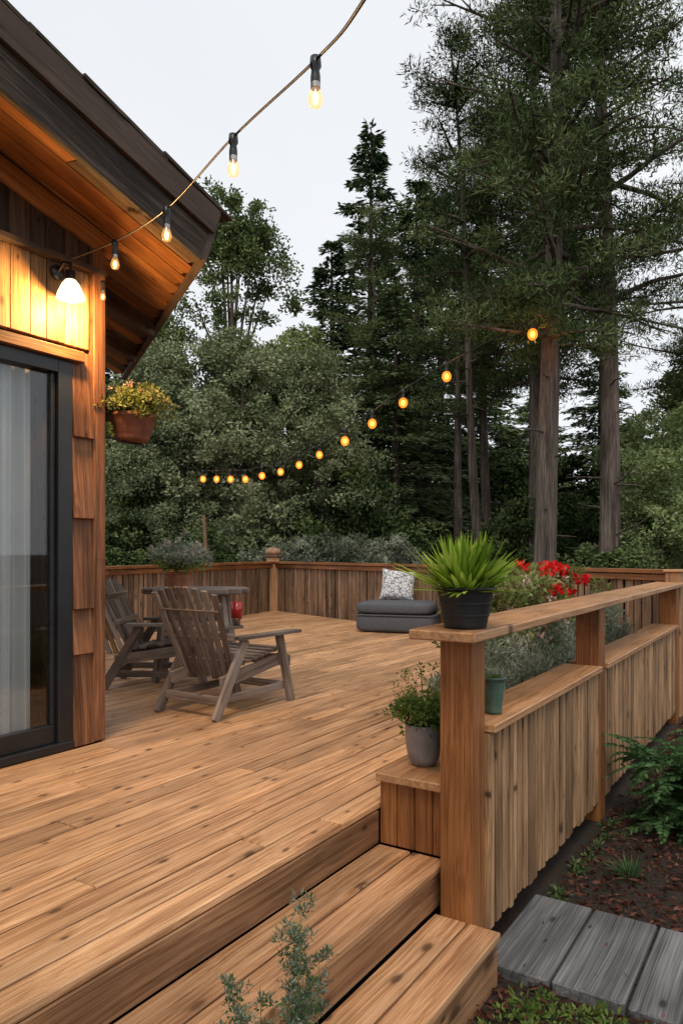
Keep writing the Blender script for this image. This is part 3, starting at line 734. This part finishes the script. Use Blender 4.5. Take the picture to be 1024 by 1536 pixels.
for (n,d,h,r) in [(-1.75,4.1,.5,.26),(-1.7,4.7,.62,.3),(-1.8,5.3,.62,.3),(-1.75,5.9,.66,.32),(-1.85,6.6,.72,.34),(-1.75,7.3,.72,.34),(-1.9,7.9,.8,.3),(-2.3,7.4,.85,.35),(-1.62,3.72,.3,.14)]:
    b=B('lavender_bush',['silver','twig'])
    C=[];
    for i in range(150):
        a=random.uniform(0,6.28); rr=r*random.random()**.5; z=h*random.uniform(.15,1)*(1-.35*(rr/r)**2); C.append((n+rr*math.cos(a),d+rr*math.sin(a),z))
    clumps(b,C,.06,34,.055,.009,'silver',updir=.6)
    for i in range(40):
        a=random.uniform(0,6.28); rr=r*random.random(); b.tube([(n,d,0),(n+rr*math.cos(a),d+rr*math.sin(a),h*random.uniform(.8,1.15))],[.003,.001],'silver',3)
    b.done()
def fronds(b,c,N,Lr,m,lw=.03,el=(.2,1.1),W=.01,pairs=22,droop=.9):
    P=[];D=[];LL=[]
    for i in range(N):
        a=random.uniform(0,6.28); e=random.uniform(*el); L=random.uniform(*Lr); d=Vector((math.cos(a)*math.cos(e),math.sin(a)*math.cos(e),math.sin(e))); p=Vector(c); pts=[p.copy()]
        for q in range(pairs):
            d=(d+Vector((0,0,-droop/pairs))).normalized(); p=p+d*L/pairs; pts.append(p.copy()); t=q/pairs
            s=d.cross(Vector((0,0,1))).normalized()
            for sg in(-1,1):
                P.append(tuple(p)); D.append(tuple(d*.6+s*sg+Vector((0,0,-.1+random.uniform(-.15,.15))))); LL.append(lw*(1.15-t)*min(1,.4+t*4))
        b.tube(pts[::3],.002 if lw>.02 else .0007,m,3)
    n=len(P); b.cards(np.array(P),np.array(D),np.array(LL),W,m,rng.random(n))
random.seed(3)
b=B('fern_shrub',['fernm'])
x,y=site(2.28,4.75)
for i in range(17): fronds(b,(x+random.gauss(0,.14),y+random.gauss(0,.14),GZ+random.uniform(.05,.42)),9,(.28,.46),'fernm',.085,(.0,.95),.021,24,1.1)
b.done()
b=B('fern_shrub',['fernm']); x,y=site(3.3,5.9)
for i in range(16): fronds(b,(x+random.gauss(0,.2),y+random.gauss(0,.18),GZ+random.uniform(.1,.5)),9,(.25,.42),'fernm',.075,(-.1,.9),.019,20,1.0)
b.done()
b=B('grass_tuft',['fernm']); x,y=site(1.59,4.06); blades(b,(x,y,GZ),150,(.07,.13),.004,'fernm',rad=.05,up=.8,droop=.3); b.done()
b=B('artemisia_plant',['herb','fernm','silver'])
CC=[]
for i in range(34):
    X=-.10+random.gauss(0,.075); Z=1.48+random.gauss(0,.06); x,y=site(X,Z); hh=random.uniform(.6,1.08)*(1-abs(X+.10)*1.2); pts=[]
    dx,dy=random.gauss(0,.07),random.gauss(0,.06)
    for q in range(19): pts.append(Vector((x+dx*(q/18)**2,y+dy*(q/18)**2,GZ+hh*q/18)))
    b.tube(pts[::2],[.0026*(1-.7*q/9) for q in range(10)],'herb',4)
    for q in range(6,19):
        CC.append(tuple(pts[q])); 
        for w in range(3):
            a=random.uniform(0,6.28); r=random.uniform(.010,.032); CC.append((pts[q].x+r*math.cos(a),pts[q].y+r*math.sin(a),pts[q].z+random.uniform(0,.02)))
        if q%2: fronds(b,pts[q],2,(.03,.055),'silver',.012,(.2,1.0),.0035,8,.3)
clumps(b,CC,.012,16,.014,.0042,'silver',updir=.4); clumps(b,CC[::2],.012,14,.014,.0045,'fernm',updir=.4)
b.done()
b=B('ground_cover_plants',['herb','under'])
C=[]
for i in range(260):
    n=random.uniform(-1.05,-.2); d=random.uniform(2.2,2.92); C.append((n,d,GZ+random.uniform(0,.04)))
clumps(b,C,.035,16,.03,.013,'herb'); 
C=[(-1.13+random.uniform(0,.06),random.uniform(3.72,5.0),GZ+random.uniform(0,.04)) for _ in range(30)]
clumps(b,C,.03,14,.03,.015,'under'); b.done()

# ------------------------------------------------------------ world, sun, camera
w=bpy.data.worlds.new('World'); scene.world=w; w.use_nodes=True; t=w.node_tree; t.nodes.clear()
out=t.nodes.new('ShaderNodeOutputWorld'); bg=t.nodes.new('ShaderNodeBackground'); sk=t.nodes.new('ShaderNodeTexSky'); sk.sky_type='NISHITA'; sk.sun_disc=False
EL=math.radians(58); AZ=math.radians(150)
sk.sun_elevation=EL; sk.sun_rotation=AZ; sk.air_density=1.0; sk.dust_density=3.0; sk.ozone_density=1.0
tc=t.nodes.new('ShaderNodeTexCoord'); nz=t.nodes.new('ShaderNodeTexNoise'); nz.inputs['Scale'].default_value=1.6; nz.inputs['Detail'].default_value=4
t.links.new(tc.outputs['Generated'],nz.inputs['Vector'])
cr_=t.nodes.new('ShaderNodeValToRGB'); cr_.color_ramp.elements[0].position=.3; cr_.color_ramp.elements[0].color=(.85,.865,.885,1); cr_.color_ramp.elements[1].position=.7; cr_.color_ramp.elements[1].color=(.98,.985,.99,1)
t.links.new(nz.outputs['Fac'],cr_.inputs['Fac'])
sc=t.nodes.new('ShaderNodeVectorMath'); sc.operation='SCALE'; sc.inputs['Scale'].default_value=7.5; t.links.new(cr_.outputs[0],sc.inputs[0])
mx=t.nodes.new('ShaderNodeMix'); mx.data_type='RGBA'; mx.inputs[0].default_value=.82
t.links.new(sk.outputs[0],mx.inputs[6]); t.links.new(sc.outputs[0],mx.inputs[7]); t.links.new(mx.outputs[2],bg.inputs['Color']); bg.inputs['Strength'].default_value=.15
t.links.new(bg.outputs[0],out.inputs['Surface'])
sun=bpy.data.lights.new('sun','SUN'); sun.energy=1.45; sun.angle=math.radians(18); sun.color=(1,.89,.76)
so=bpy.data.objects.new('sun',sun); COL.objects.link(so)
dirv=Vector((math.sin(AZ)*math.cos(EL),math.cos(AZ)*math.cos(EL),math.sin(EL)))
so.rotation_euler=dirv.to_track_quat('Z','Y').to_euler()
cam=bpy.data.cameras.new('camera'); co=bpy.data.objects.new('camera',cam); COL.objects.link(co)
co.location=(0,0,1.2); co.rotation_euler=(math.pi/2,0,TH)
cam.sensor_fit='VERTICAL'; cam.sensor_height=36; cam.sensor_width=24; cam.lens=25.8; cam.shift_y=60/1536; cam.clip_end=1500; cam.clip_start=.05
scene.camera=co
